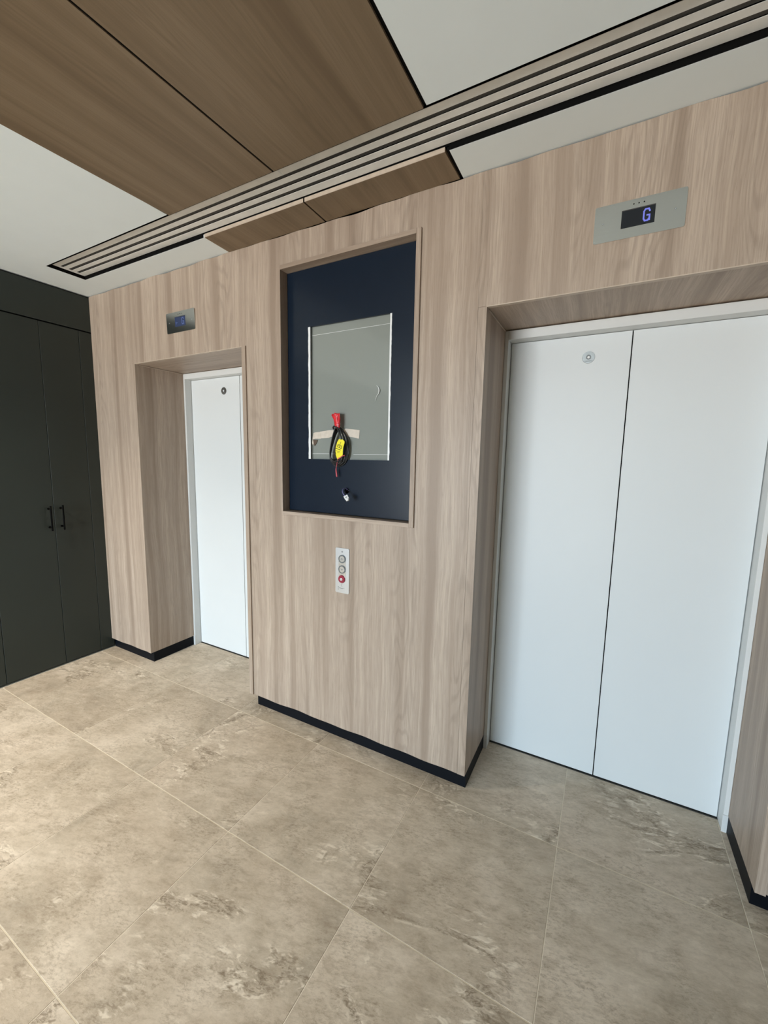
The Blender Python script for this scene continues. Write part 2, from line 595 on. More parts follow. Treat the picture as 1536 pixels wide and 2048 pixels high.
b = BM()                                               # black joint strips between the boards
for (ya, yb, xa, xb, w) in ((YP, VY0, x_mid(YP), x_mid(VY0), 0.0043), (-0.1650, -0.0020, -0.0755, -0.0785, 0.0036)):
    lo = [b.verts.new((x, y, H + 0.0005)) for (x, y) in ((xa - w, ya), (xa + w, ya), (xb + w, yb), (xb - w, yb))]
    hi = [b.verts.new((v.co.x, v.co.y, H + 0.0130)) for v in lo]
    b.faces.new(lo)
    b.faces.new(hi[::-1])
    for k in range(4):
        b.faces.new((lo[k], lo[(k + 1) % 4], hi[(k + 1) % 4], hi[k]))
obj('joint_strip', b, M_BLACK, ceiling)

# linear air diffuser, set a little above the ceiling line in a black slot
dif = thing('air_diffuser', (0.3, -0.26, H + 0.02), 'long white slot air diffuser in a black recess across the ceiling', 'air vent')
b = BM()
zt = H + 0.072
box(b, VX0 - 0.002, PX0 - 0.02, VY1, VY1 + 0.0018, H + 0.0005, zt)
box(b, PXG, VX1, VY1, VY1 + 0.0018, H + 0.0005, zt)
box(b, PX0 - 0.02, PXG, VY1, VY1 + 0.0018, H + 0.015, zt)
box(b, VX0 - 0.002, PX0 - 0.001, VY0 - 0.0018, VY0, H + 0.0005, zt)
box(b, PXG, VX1, VY0 - 0.0018, VY0, H + 0.0005, zt)
box(b, PX0 - 0.001, PXG, VY0 + 0.0015, VY0 + 0.003, H + 0.015, zt)
box(b, VX0 - 0.0018, VX0, VY0, VY1, H + 0.0005, zt)
box(b, VX1, VX1 + 0.0018, VY0, VY1, H + 0.0005, zt)
obj('slot_lining', b, M_BLACK, dif)
ZP, PT = H + 0.020, 0.0016
SX0 = -1.864
for (nm, y0, y1, x0) in (('flange', -0.3445, -0.3125, VX0 + 0.002), ('slat', -0.2970, -0.2690, SX0),
                         ('slat', -0.2505, -0.2235, SX0), ('flange', -0.2060, -0.1675, VX0 + 0.002)):
    b = BM()
    box(b, x0, VX1 - 0.01, y0, y1, ZP, ZP + PT, 0.0006)
    obj(nm, b, M_DIFF, dif)
b = BM()
box(b, VX0 + 0.002, SX0 - 0.0005, -0.3120, -0.2080, ZP, ZP + PT)
obj('end_plate', b, M_DIFF, dif)
for y0 in (-0.3135, -0.2695, -0.2240):
    b = BM()
    box(b, SX0, VX1 - 0.012, y0, y0 + 0.018, ZP + 0.0035, ZP + 0.0050)
    obj('blade', b, M_BLADE, dif)
b = BM()
box(b, -0.0645, -0.0615, -0.3440, -0.3130, ZP - 0.0008, ZP - 0.0001)
obj('joint_strip', b, M_FILM, dif)
b = BM()
box(b, -0.7100, -0.7040, -0.3440, -0.3390, ZP - 0.0022, ZP - 0.0003)
obj('corner_clip', b, M_FILM, dif)

# ------------------------------------------------------------------ timber wall with the two lifts
wall = thing('wall_front', (0, 0.009, ZK), 'pale oak laminate wall holding the two lift doors', 'wall', kind='structure')
TH = 0.018
FX0, FX1, FZ0, FZ1 = -0.3634, 0.4034, 1.2429, 2.4943      # niche opening
ZT = H - 0.0045
b = BM()
wavy_board(b, XL + 0.001, R1L - 0.031, 0, TH, ZK, ZT, 0.0058, 0.0040)
obj('panel', b, M_WOOD, wall)
b = BM()
wavy_board(b, R1L - 0.0305, -0.6265, 0, TH, R1T + 0.001, ZT, 0.0058, 0)
obj('panel', b, M_WOOD, wall)
b = BM()
wavy_board(b, -0.626, FX0 - 0.012, 0, TH, ZK, ZT, 0.0058, 0.0040)
wavy_board(b, FX1 + 0.012, R2L - 0.0365, 0, TH, ZK, ZT, 0.0058, 0.0040)
wavy_board(b, FX0 - 0.012, FX1 + 0.012, 0, TH, FZ1 + 0.012, ZT, 0.0058, 0)
wavy_board(b, FX0 - 0.012, FX1 + 0.012, 0, TH, ZK, FZ0 - 0.012, 0, 0.0040)
obj('panel', b, M_WOOD, wall)
b = BM()
wavy_board(b, R2L - 0.036, R2R + 0.031, 0, TH, R2T + 0.001, ZT, 0.0058, 0)
obj('panel', b, M_WOOD, wall)
b = BM()
wavy_board(b, R2R + 0.0315, XR - 0.002, 0, TH, ZK, ZT, 0.0058, 0.0040)
obj('panel', b, M_WOOD, wall)


def liner(nm, x0, x1, y0, y1, z0, z1, mat, label, edge_first=True):
    o = obj(nm, box_bm(x0, x1, y0, y1, z0, z1), mat)
    tag(o, label, 'trim', kind='structure')
    return o


def box_bm(x0, x1, y0, y1, z0, z1, bev=0.0):
    bm = BM()
    box(bm, x0, x1, y0, y1, z0, z1, bev)
    return bm


# reveal boards around the left lift (trim_1..3) and the right lift (trim_4..6)
liner('trim_1', R1L - 0.0300, R1L, -0.0004, D1 + 0.06, ZK, R1T, M_WOOD, 'left reveal board of the left lift recess')
liner('trim_2', R1R, R1R + 0.0285, -0.008, D1 + 0.06, ZK, R1T, M_WOOD, 'right reveal board of the left lift recess, proud of the wall')
liner('trim_3', R1L + 0.0004, R1R - 0.0004, 0.0185, D1 + 0.06, R1T, R1T + 0.018, M_WOOD_X, 'soffit board above the left lift door')
liner('trim_4', R2L - 0.0355, R2L, -0.0004, D2 + 0.06, ZK, R2T, M_WOOD, 'left reveal board of the right lift recess')
liner('trim_5', R2R, R2R + 0.0295, -0.008, D2 + 0.06, ZK, R2T, M_WOOD, 'right reveal board of the right lift recess')
liner('trim_6', R2L + 0.0004, R2R - 0.0004, 0.0185, D2 + 0.06, R2T, R2T + 0.018, M_WOOD_Y, 'soffit board above the right lift door')
tag(obj('trim_7', box_bm(R1L + 0.0004, R1R - 0.0004, -0.0012, 0.0180, R1T - 0.0025, R1T + 0.0008), M_EDGE),
    'thin pale edge strip under the left lift lintel', 'trim', kind='structure')
tag(obj('trim_8', box_bm(R2L + 0.0004, R2R - 0.0004, -0.0012, 0.0180, R2T - 0.0025, R2T + 0.0008), M_EDGE),
    'thin pale edge strip under the right lift lintel', 'trim', kind='structure')
tag(obj('trim_9', box_bm(R2L, R2L + 0.0035, 0.03, D2 - 0.002, R2T - 0.0075, R2T - 0.0035), M_EDGE),
    'thin pale strip in the top left corner of the right lift recess', 'trim', kind='structure')
tag(obj('trim_10', box_bm(R1L, R1L + 0.0035, 0.03, D1 - 0.002, R1T - 0.0075, R1T - 0.0035), M_EDGE),
    'thin pale strip in the top left corner of the left lift recess', 'trim', kind='structure')

YK = 0.0228
KT = ZK - 0.0005
b = BM()
box(b, XL + 0.001, R1L, YK, YK + 0.015, 0, KT)
box(b, R1L - 0.012, R1L, YK + 0.015, D1, 0, KT)
tag(obj('baseboard_left', b, M_KICK), 'black kick board under the wood pier by the cupboards', 'baseboard', kind='structure')
b = BM()
box(b, -0.617, R2L, YK, YK + 0.015, 0, KT)
box(b, R2L - 0.012, R2L, YK + 0.015, D2, 0, KT)
box(b, -0.617, -0.605, YK + 0.015, D1, 0, KT)
tag(obj('baseboard_center', b, M_KICK), 'black kick board under the wood wall between the lifts', 'baseboard', kind='structure')
b = BM()
box(b, R2R, XR - 0.002, YK, YK + 0.015, 0, KT)
box(b, R2R, R2R + 0.012, YK + 0.015, D2, 0, KT)
tag(obj('baseboard_right', b, M_KICK), 'black kick board under the wood pier right of the lifts', 'baseboard', kind='structure')

# shaft wall behind everything
b = BM()
box(b, -2.9, XR + 0.1, 0.50, 0.60, -0.1, H + 0.09)
tag(obj('wall_back', b, M_BLACK), 'dark shaft wall hidden behind the wood cladding', 'wall', kind='structure')


# ------------------------------------------------------------------ lift doors
def lift(n, xl, xr, yf, yd, zh, zi, seam, ex, ez, label, disc_label):
    d = thing('door_%d' % n, ((xl + xr) / 2, yd, 0), label, 'lift door', kind='structure')
    w = 0.0175
    b = BM()
    box(b, xl + 0.0005, xl + w, yf, yd + 0.03, 0, zh, 0.001)
    obj('door_jamb', b, M_JAMB, d)
    b = BM()
    box(b, xr - w, xr - 0.0005, yf, yd + 0.03, 0, zh, 0.001)
    obj('door_jamb', b, M_JAMB, d)
    for x0, x1 in ((xl + 0.0005, xl + w + 0.002), (xr - w - 0.002, xr - 0.0005)):
        b = BM()
        box(b, x0, x1, yf - 0.004, yf - 0.0002, 0, 0.078, 0.0008)
        obj('plinth_block', b, M_JAMB, d)
    b = BM()
    box(b, xl + w + 0.0002, xr - w - 0.0002, yf, yd + 0.03, zi, zh, 0.001)
    obj('door_head', b, M_JAMB, d)
    for x0, x1 in ((xl + w + 0.003, seam - 0.0022), (seam + 0.0022, xr - w - 0.003)):
        b = BM()
        box(b, x0, x1, yd, yd + 0.025, 0.008, zi + 0.012 - 0.014, 0.0012)
        obj('door_leaf', b, M_DOOR, d)
    b = BM()
    box(b, xl + w, xr - w, yd - 0.004, yd + 0.03, 0, 0.0025)
    obj('sill', b, M_BLADE, d)
    b = BM()
    box(b, xl + w, xr - w, yd + 0.027, yd + 0.03, 0.0030, zi)
    obj('dark_gap', b, M_BLACK, d)
    b = BM()
    disc(b, ex, ez, 0.0265, 0.0255, yd, yd - 0.0025)
    e = obj('lock_disc', b, M_DISC, d)
    tag(e, disc_label)
    b = BM()
    ring(b, ex, ez, 0.006, 0.0105, yd - 0.0025, yd - 0.0038)
    obj('key_ring', b, M_TEXT, e)
    b = BM()
    disc(b, ex, ez, 0.0052, 0.0045, yd - 0.0025, yd - 0.0034)
    obj('key_plug', b, M_CONN, e)
    b = BM()
    box(b, ex - 0.016, ex + 0.016, yd - 0.0029, yd - 0.0025, ez - 0.0185, ez - 0.0155)
    obj('engraving', b, M_TEXT, e)
    return d


lift(1, R1L, R1R, D1, DOOR1, R1T - 0.003, 2.107, -1.139, -1.300, 2.009,
     'left lift with white double doors, beside the dark cupboards', 'dark round lock disc')
lift(2, R2L, R2R, D2, DOOR2, R2T - 0.005, 2.108, 1.248, 1.082, 2.010,
     'right lift with wide white double doors', 'silver round lock disc')


# ------------------------------------------------------------------ floor indicators above the doors
def indicator(xc, zc, lcd, label, group='lift floor indicators'):
    t = thing('floor_indicator', (xc, 0, zc), label, 'display', group)
    hw, hh = 0.1325, 0.0595
    b = BM()
    box(b, xc - hw, xc + hw, -0.0035, -0.0002, zc - hh, zc + hh)
    es = [e for e in b.edges if abs(e.verts[0].co.x - e.verts[1].co.x) < 1e-6 and abs(e.verts[0].co.z - e.verts[1].co.z) < 1e-6]
    bmesh.ops.bevel(b, geom=es, offset=0.006, segments=4, affect='EDGES', profile=0.5)
    obj('faceplate', b, M_STEEL, t)
    sx0, sx1, sz0, sz1 = xc - 0.050, xc + 0.0475, zc - 0.0265, zc + 0.0275
    b = BM()
    box(b, sx0, sx1, -0.0042, -0.0036, sz0, sz1)
    s = obj('screen', b, M_BLUE_LCD if lcd else M_SCREEN, t)
    b = BM()
    box(b, sx0, sx1, -0.0047, -0.0036, sz1 + 0.0002, sz1 + 0.0028)
    obj('screen_rim', b, M_BLADE, t)
    gx, gz, gw, gh = xc + 0.0155, zc - 0.0165, 0.0165, 0.0360
    P = [(1, .80), (.80, 1), (.22, 1), (0, .82), (0, .18), (.22, 0), (.70, 0), (1, .20), (1, .46), (.58, .46)]
    b = BM()
    stroke(b, [(gx + u * gw, gz + v * gh) for u, v in P], 0.0046, -0.00455, -0.00425)
    stroke(b, [(gx + gw, gz + .30 * gh), (gx + gw, gz + .02 * gh)], 0.0046, -0.00455, -0.00425)
    obj('letter_g', b, M_LED_DIM if lcd else M_LED, s)
    if lcd:
        b = BM()
        stroke(b, [(xc - 0.043, zc - 0.004), (xc - 0.026, zc - 0.004)], 0.003, -0.00455, -0.00425)
        stroke(b, [(xc - 0.0385, zc + 0.001), (xc - 0.0385, zc - 0.012)], 0.003, -0.00455, -0.00425)
        obj('lcd_mark', b, M_LED_DIM, s)
    for k in (-0.0165, -0.0015, 0.0135):
        b = BM()
        disc(b, xc + k, zc + 0.0445, 0.0021, 0.0021, -0.0036, -0.0040, 16)
        obj('sound_hole', b, M_BLACK, t)
    for k in (-0.1055, 0.1035):
        b = BM()
        disc(b, xc + k, zc + 0.0015, 0.0033, 0.0027, -0.0036, -0.0048, 20)
        sw = obj('screw', b, M_BTN, t)
        b = BM()
        box(b, xc + k - 0.0024, xc + k + 0.0024, -0.0051, -0.0048, zc + 0.0011, zc + 0.0019)
        obj('screw_slot', b, M_TEXT, sw)
    if lcd:                                # added tilt, top edge forward, so the steel mirrors the dark cupboards
        t.rotation_euler = (math.radians(2.2), 0, 0)
        t.location.y = -0.0024
    return t


indicator(-1.1735, 2.3515, True, 'steel floor display with blue lit screen above the left lift')
indicator(1.2215, 2.3620, False, 'steel floor display showing a blue G above the right lift')

# ------------------------------------------------------------------ call station
cs = thing('call_button_panel', (0.0295, 0, 0.96), 'brushed steel lift call panel with two round buttons and red key switch', 'button panel')
b = BM()
box(b, -0.0125, 0.0715, -0.004, -0.0002, 0.8405, 1.0790)
es = [e for e in b.edges if abs(e.verts[0].co.x - e.verts[1].co.x) < 1e-6 and abs(e.verts[0].co.z - e.verts[1].co.z) < 1e-6]
bmesh.ops.bevel(b, geom=es, offset=0.007, segments=4, affect='EDGES', profile=0.5)
obj('faceplate', b, M_STEEL_PLATE, cs)
b = BM()
box(b, 0.0075, 0.0505, -0.0046, -0.0041, 0.905, 1.030)
obj('button_strip', b, M_BTN, cs)
for z, arrow in ((1.0225, 1), (0.9672, -1)):
    b = BM()
    ring(b, 0.029, z, 0.0172, 0.0215, -0.0041, -0.0078)
    rg = obj('button_collar', b, M_COLLAR, cs)
    b = BM()
    disc(b, 0.029, z, 0.0168, 0.0160, -0.0042, -0.0072)
    bt = obj('call_button', b, M_BTN, cs)
    b = BM()
    stroke(b, [(0.0235, z - 0.003 * arrow), (0.029, z + 0.004 * arrow), (0.0345, z - 0.003 * arrow)], 0.0022, -0.0078, -0.0073)
    obj('arrow', b, M_TEXT, bt)
b = BM()
disc(b, 0.0275, 0.9155, 0.0215, 0.0195, -0.0047, -0.0090)
kb = tag(obj('key_switch', b, M_REDBTN, cs), 'red ring key switch')
b = BM()
disc(b, 0.0265, 0.9150, 0.0072, 0.0066, -0.0090, -0.0105, 28)
obj('key_plug', b, M_CONN, kb)
b = BM()
stroke(b, [(0.0240, 0.9175), (0.0290, 0.9120)], 0.0022, -0.0110, -0.0106)
obj('key_slot', b, M_INK, kb)
b = BM()
disc(b, 0.0285, 1.0605, 0.0045, 0.0045, -0.0041, -0.0046, 20)
obj('indicator_hole', b, M_TEXT, cs)
b = BM()
stroke(b, [(0.0285 + 0.0055 * math.cos(a), 0.8835 + 0.0065 * math.sin(a)) for a in [math.radians(60 + 24 * k) for k in range(11)]], 0.0014, -0.0045, -0.0041)
obj('moon_mark', b, M_TEXT, cs)
b = BM()                                   # worn lines of engraved lettering
for (x0, x1, z, w) in ((0.004, 0.0085, 0.870, .0052), (0.0115, 0.0140, 0.8675, .003), (0.0155, 0.0175, 0.8668, .0034), (0.0190, 0.0215, 0.8660, .0036),
                       (0.0230, 0.0260, 0.8655, .0040), (0.0275, 0.0310, 0.8650, .0042), (0.0325, 0.0345, 0.8652, .003), (0.0365, 0.0440, 0.8672, .0016),
                       (0.004, 0.0085, 0.859, .0036)):
    stroke(b, [(x0 + w * .42, z), (max(x1 - w * .42, x0 + w * .42 + .0004), z)], w, -0.0045, -0.0041)
obj('engraving', b, M_TEXT, cs)

# ------------------------------------------------------------------ screen niche between the lifts
YN = 0.042
nf = thing('wall_niche', (0.02, 0.02, FZ0), 'oak framed wall niche with navy board and grey glass panel', 'wall niche')
FW, FP = 0.020, -0.010
for (x0, x1, z0, z1) in ((FX0 - FW, FX0, FZ0 - FW, FZ1 + FW), (FX1, FX1 + FW + 0.003, FZ0 - FW, FZ1 + FW)):
    bm = BM()
    box(bm, x0, x1, FP, -0.0003, z0, z1, 0.0006)
    xa, xb = (x0 + FW - 0.0115, x1) if x0 < 0 else (x0, x1 - FW + 0.0085)
    box(bm, xa, xb, -0.0003, 0.075, FZ0 - 0.0115, FZ1 + 0.0115)
    obj('frame_side', bm, M_WOOD, nf)
for (z0, z1, za, zb) in ((FZ0 - FW, FZ0, FZ0 - 0.0115, FZ0), (FZ1, FZ1 + FW, FZ1, FZ1 + 0.0115)):
    bm = BM()
    box(bm, FX0 + 0.0003, FX1 - 0.0003, FP, -0.0003, z0, z1, 0.0006)
    box(bm, FX0 + 0.0003, FX1 - 0.0003, -0.0003, 0.075, za, zb)
    obj('frame_rail', bm, M_WOOD_X, nf)
b = BM()
box(b, FX0 + 0.0005, FX1 - 0.0005, 0.066, 0.074, FZ0 + 0.0005, FZ1 - 0.0005)
obj('backing', b, M_BLACK, nf)
OX0, OX1, OZ0, OZ1 = -0.2210, 0.2665, 1.5310, 2.2075
NX0, NX1, NZ0, NZ1 = FX0 + 0.0035, FX1 - 0.0035, FZ0 + 0.0045, FZ1 - 0.0030
HX, HZ, HR, HS = 0.024, 1.372, 0.0150, 0.03
nb = BM()
box(nb, NX0, OX0, YN, YN + 0.012, NZ0, NZ1)
box(nb, OX1, NX1, YN, YN + 0.012, NZ0, NZ1)
box(nb, OX0, OX1, YN, YN + 0.012, OZ1, NZ1)
box(nb, OX0, HX - HS, YN, YN + 0.012, NZ0, OZ0)
box(nb, HX + HS, OX1, YN, YN + 0.012, NZ0, OZ0)
box(nb, HX - HS, HX + HS, YN, YN + 0.012, NZ0, HZ - HS)
box(nb, HX - HS, HX + HS, YN, YN + 0.012, HZ + HS, OZ0)
inn, sq, bk = [], [], []
for k in range(32):
    a = 2 * math.pi * k / 32
    c, s = math.cos(a), math.sin(a)
    mm = max(abs(c), abs(s))
    inn.append(nb.verts.new((HX + HR * c, YN, HZ + HR * s)))
    bk.append(nb.verts.new((HX + HR * c, YN + 0.012, HZ + HR * s)))
    sq.append(nb.verts.new((HX + HS * c / mm, YN, HZ + HS * s / mm)))
for k in range(32):
    q = (k + 1) % 32
    nb.faces.new((inn[k], inn[q], sq[q], sq[k]))
    nb.faces.new((inn[k], bk[k], bk[q], inn[q]))
tag(obj('navy_board', nb, M_NAVY, nf), 'dark navy satin board')
YG = 0.0545
b = BM()
box(b, OX0 - 0.008, OX1 + 0.008, YG, YG + 0.008, OZ0 - 0.008, OZ1 + 0.008)
gp = tag(obj('glass_panel', b, M_GREY, nf), 'glossy grey glass panel')


def torn_strip(x0, x1, side, seed):
    """White protective film left standing along one side, its free edge torn."""
    bm = BM()
    n = 70
    rows = []
    for i in range(n + 1):
        z = OZ0 + 0.0005 + (OZ1 - OZ0 - 0.001) * i / n
        j = 0.0022 * mnoise.noise(Vector((z * 22, seed, 0))) + 0.0012 * mnoise.noise(Vector((z * 90, seed, 3)))
        a, c = (x0 + j, x1) if side < 0 else (x0, x1 + j)
        rows.append([bm.verts.new((a, YN - 0.0006, z)), bm.verts.new((c, YN - 0.0006, z)),
                     bm.verts.new((c, YN - 0.0001, z)), bm.verts.new((a, YN - 0.0001, z))])
    for p, q in zip(rows[:-1], rows[1:]):
        for k in range(4):
            bm.faces.new((p[k], p[(k + 1) % 4], q[(k + 1) % 4], q[k]))
    bm.faces.new(rows[0])
    bm.faces.new(rows[-1][::-1])
    obj('film_edge', bm, M_FILM, nf)


torn_strip(OX0 - 0.001, OX0 + 0.0125, -1, 1.7)
torn_strip(OX1 - 0.0085, OX1 + 0.0005, 1, 6.2)
for x0, x1, z0, z1 in ((OX0 + 0.016, OX1 - 0.010, 2.1660, 2.1672), (OX0 + 0.016, OX0 + 0.16, 1.5590, 1.5604), (0.055, OX1 - 0.014, 1.5578, 1.5592)):
    b = BM()
    box(b, x0, x1, YG - 0.0008, YG - 0.0001, z0, z1)
    obj('film_line', b, M_FILM, gp)
b = BM()
box(b, OX0 + 0.0165, OX0 + 0.0185, YG - 0.0006, YG - 0.0001, OZ0 + 0.001, OZ1 - 0.001)
obj('dark_edge', b, M_INK, gp)
b = BM()
disc(b, 0.029, 2.003, 0.0030, 0.0030, YG - 0.0001, YG - 0.0007, 14)
obj('spot', b, M_TEXT, gp)
hook = smooth_path([(0.186, YG - 0.003, 1.889), (0.196, YG - 0.004, 1.880), (0.2015, YG - 0.006, 1.866), (0.199, YG - 0.006, 1.852),
                    (0.190, YG - 0.005, 1.842), (0.184, YG - 0.004, 1.830), (0.1815, YG - 0.003, 1.819)], 5)
b = BM()
tube(b, hook, 0.002, 6, radii=[0.0010 + 0.0022 * math.sin(math.pi * min(1, i / 20)) ** 2 for i in range(len(hook))])
obj('film_curl', b, M_FILM, gp, True)

# masking tape on the glass, either side of the cable
def tape(pts, nm, label):
    bm = BM()
    n = len(pts)
    f = [[bm.verts.new((x, YG - 0.0012 - dy, z)) for (x, z, dy) in (top, bot)] for top, bot in pts]
    k = [[bm.verts.new((x, YG - 0.0004 - dy, z)) for (x, z, dy) in (top, bot)] for top, bot in pts]
    for i in range(n - 1):
        bm.faces.new((f[i][0], f[i][1], f[i + 1][1], f[i + 1][0]))
        bm.faces.new((k[i][0], k[i + 1][0], k[i + 1][1], k[i][1]))
        bm.faces.new((f[i][0], f[i + 1][0], k[i + 1][0], k[i][0]))
        bm.faces.new((f[i][1], k[i][1], k[i + 1][1], f[i + 1][1]))
    bm.faces.new((f[0][0], k[0][0], k[0][1], f[0][1]))
    bm.faces.new((f[-1][0], f[-1][1], k[-1][1], k[-1][0]))
    t = thing(nm, (pts[0][0][0], YG, pts[0][0][1]), label, 'tape', 'strips of cream tape on the grey glass')
    obj('strip', bm, M_TAPE, t)
    return t


t = tape([((-0.200, 1.668, 0), (-0.203, 1.634, 0.004)), ((-0.188, 1.672, 0.001), (-0.186, 1.639, 0.001)), ((-0.158, 1.674, 0.002), (-0.152, 1.638, 0.0005)),
          ((-0.150, 1.675, 0.0045), (-0.146, 1.640, 0.004)), ((-0.110, 1.680, 0.003), (-0.098, 1.642, 0.0015)), ((-0.088, 1.682, 0.006), (-0.082, 1.646, 0.0055)),
          ((-0.058, 1.681, 0.004), (-0.066, 1.651, 0.003)), ((-0.046, 1.672, 0.004), (-0.048, 1.661, 0.004))],
         'masking_tape', 'wrinkled cream tape strip left of the cable coil')
b = BM()
prism(b, [(-0.199, 1.633), (-0.170, 1.632), (-0.176, 1.616), (-0.190, 1.600), (-0.196, 1.612)], YG - 0.004, YG - 0.0028)
obj('folded_end', b, M_TAPE_BACK, t)
b = BM()
prism(b, [(-0.203, 1.633), (-0.199, 1.632), (-0.195, 1.612), (-0.199, 1.603), (-0.206, 1.616)], YG - 0.0052, YG - 0.0041)
obj('torn_flap', b, M_TAPE, t)
t = tape([((-0.008, 1.678, 0.006), (-0.020, 1.655, 0.006)), ((0.008, 1.688, 0.003), (0.004, 1.650, 0.003)), ((0.050, 1.684, 0.001), (0.047, 1.645, 0.001)),
          ((0.0915, 1.679, 0.0005), (0.087, 1.637, 0.0005))], 'masking_tape', 'flat cream tape strip right of the cable coil')

# coil of cable hanging in front of the glass
cb = thing('cable_coil', (-0.02, 0.02, 1.50), 'coil of black cable with red taped end and yellow tag', 'cable')
loop = [(-0.026, 1.688), (-0.052, 1.640), (-0.072, 1.570), (-0.074, 1.530), (-0.055, 1.503), (-0.027, 1.497), (0.012, 1.510), (0.034, 1.548), (0.036, 1.590), (0.026, 1.640), (-0.006, 1.686)]
path = []
rnd = random.Random(4)
NL = 7
for k in range(NL):
    f = 1.02 - 0.070 * k + rnd.uniform(-0.02, 0.02)
    yk = 0.036 - 0.0052 * k
    for (x, z) in loop:
        cxk, czk = -0.020, 1.690
        path.append((cxk + (x - cxk) * f * rnd.uniform(0.95, 1.04) + rnd.uniform(-.002, .002), yk + rnd.uniform(-.0015, .0015),
                     czk + (z - czk) * (f * 0.35 + 0.65) * rnd.uniform(0.985, 1.01)))
b = BM()
tube(b, smooth_path(path, 5), 0.0030, 8)
obj('cable', b, M_CABLE, cb, True)
b = BM()
tube(b, smooth_path([(-0.040, 0.026, 1.681), (-0.047, 0.020, 1.690), (-0.036, 0.014, 1.697), (-0.020, 0.014, 1.692), (-0.006, 0.016, 1.684), (-0.010, 0.022, 1.676), (-0.03, 0.026, 1.672), (-0.040, 0.026, 1.681)], 5), 0.0046, 8)
obj('cable_tie', b, M_CABLE, cb, True)
# red taped end
b = BM()
rings = []
N = 26
for i, (z, cx, rx, ry) in enumerate(((1.684, -0.017, 0.0100, 0.007), (1.695, -0.018, 0.0138, 0.008), (1.7095, -0.020, 0.0168, 0.010), (1.7125, -0.0205, 0.0150, 0.009),
                                     (1.725, -0.0225, 0.0185, 0.011), (1.742, -0.026, 0.0212, 0.012), (1.755, -0.0285, 0.0238, 0.011), (1.760, -0.0285, 0.0220, 0.008))):
    row = []
    for k in range(N):
        a = 2 * math.pi * k / N
        d = 1 + 0.24 * mnoise.noise(Vector((math.cos(a) * 2.2, math.sin(a) * 2.2, z * 60)))
        dz = 0.011 * mnoise.noise(Vector((math.cos(a) * 1.6, 7.0, math.sin(a) * 1.6))) if i > 5 else 0
        row.append(b.verts.new((cx + rx * d * math.cos(a), 0.018 + ry * d * math.sin(a), z + dz)))
    rings.append(row)
for p, q in zip(rings[:-1], rings[1:]):
    for k in range(N):
        b.faces.new((p[k], p[(k + 1) % N], q[(k + 1) % N], q[k]))
b.faces.new(rings[0][::-1])
b.faces.new(rings[-1])
tag(obj('taped_end', b, M_RED, cb), 'red tape wrapped end')
# yellow tag
ty = -0.002
tagpts = [(0.004, 1.632), (0.010, 1.6335), (0.014, 1.629), (0.019, 1.630), (0.024, 1.6315), (0.0375, 1.622), (0.0375, 1.613), (0.030, 1.590), (0.0275, 1.573), (0.0275, 1.556), (0.022, 1.547),
          (0.000, 1.532), (-0.005, 1.531), (-0.014, 1.553), (-0.0165, 1.573), (-0.015, 1.590), (-0.006, 1.618)]
b = BM()
prism(b, tagpts, ty - 0.0006, ty + 0.0006)
tg = tag(obj('tag', b, M_YELLOW, cb), 'yellow printed tag')
b = BM()


def rot(u, v):       # u to the right along the print, v up; the print leans with the tag
    a = math.radians(-20)
    return (0.0085 + u * math.cos(a) - v * math.sin(a), 1.5965 + u * math.sin(a) + v * math.cos(a))


def ink(pts, w):
    stroke(b, [rot(*p) for p in pts], w, ty - 0.0010, ty - 0.0007)


ink([(0.0000, 0.0230), (-0.0010, 0.0075)], 0.0018)
ink([(-0.0060, 0.0075), (-0.0125, 0.0068), (-0.0125, -0.0065), (-0.0005, -0.0065), (-0.0005, 0.0065), (-0.0045, 0.0065)], 0.0022)
ink([(-0.0120, 0.0005), (-0.0040, 0.0005)], 0.0020)
ink([(0.0010, 0.0065), (0.0120, 0.0055), (0.0128, 0.0005), (0.0035, 0.0005)], 0.0022)
ink([(0.0125, 0.0005), (0.0135, -0.0065), (0.0015, -0.0065)], 0.0026)
obj('symbol', b, M_INK, tg)
b = BM()
ink([(-0.0175, -0.0165), (0.0110, -0.0150)], 0.0030)
ink([(-0.0140, -0.0265), (-0.0040, -0.0262)], 0.0014)
ink([(-0.0010, -0.0262), (0.0100, -0.0255)], 0.0016)
ink([(-0.0050, -0.0312), (0.0085, -0.0302)], 0.0012)
ink([(-0.0115, -0.0390), (-0.0085, -0.0388)], 0.0020)
obj('small_print', b, M_INK, tg)
b = BM()
tw = smooth_path([(0.036, 0.004, 1.552), (0.026, -0.004, 1.549), (0.014, -0.005, 1.541), (0.001, -0.006, 1.535), (-0.006, 0.004, 1.528), (-0.016, 0.012, 1.518),
                  (-0.021, 0.016, 1.503), (-0.0265, 0.018, 1.485), (-0.0265, 0.020, 1.468), (-0.022, 0.020, 1.443)], 4)
n = len(tw)
tube(b, tw, 0.002, 8, radii=[0.0026 if i < n * .35 else 0.0014 if i < n * 0.72 else 0.0014 + 0.0028 * math.sin(math.pi * min(1, (i - n * .72) / (n * .36))) for i in range(n)])
tag(obj('twine', b, M_PINK, cb, True), 'red twine with hanging tail')

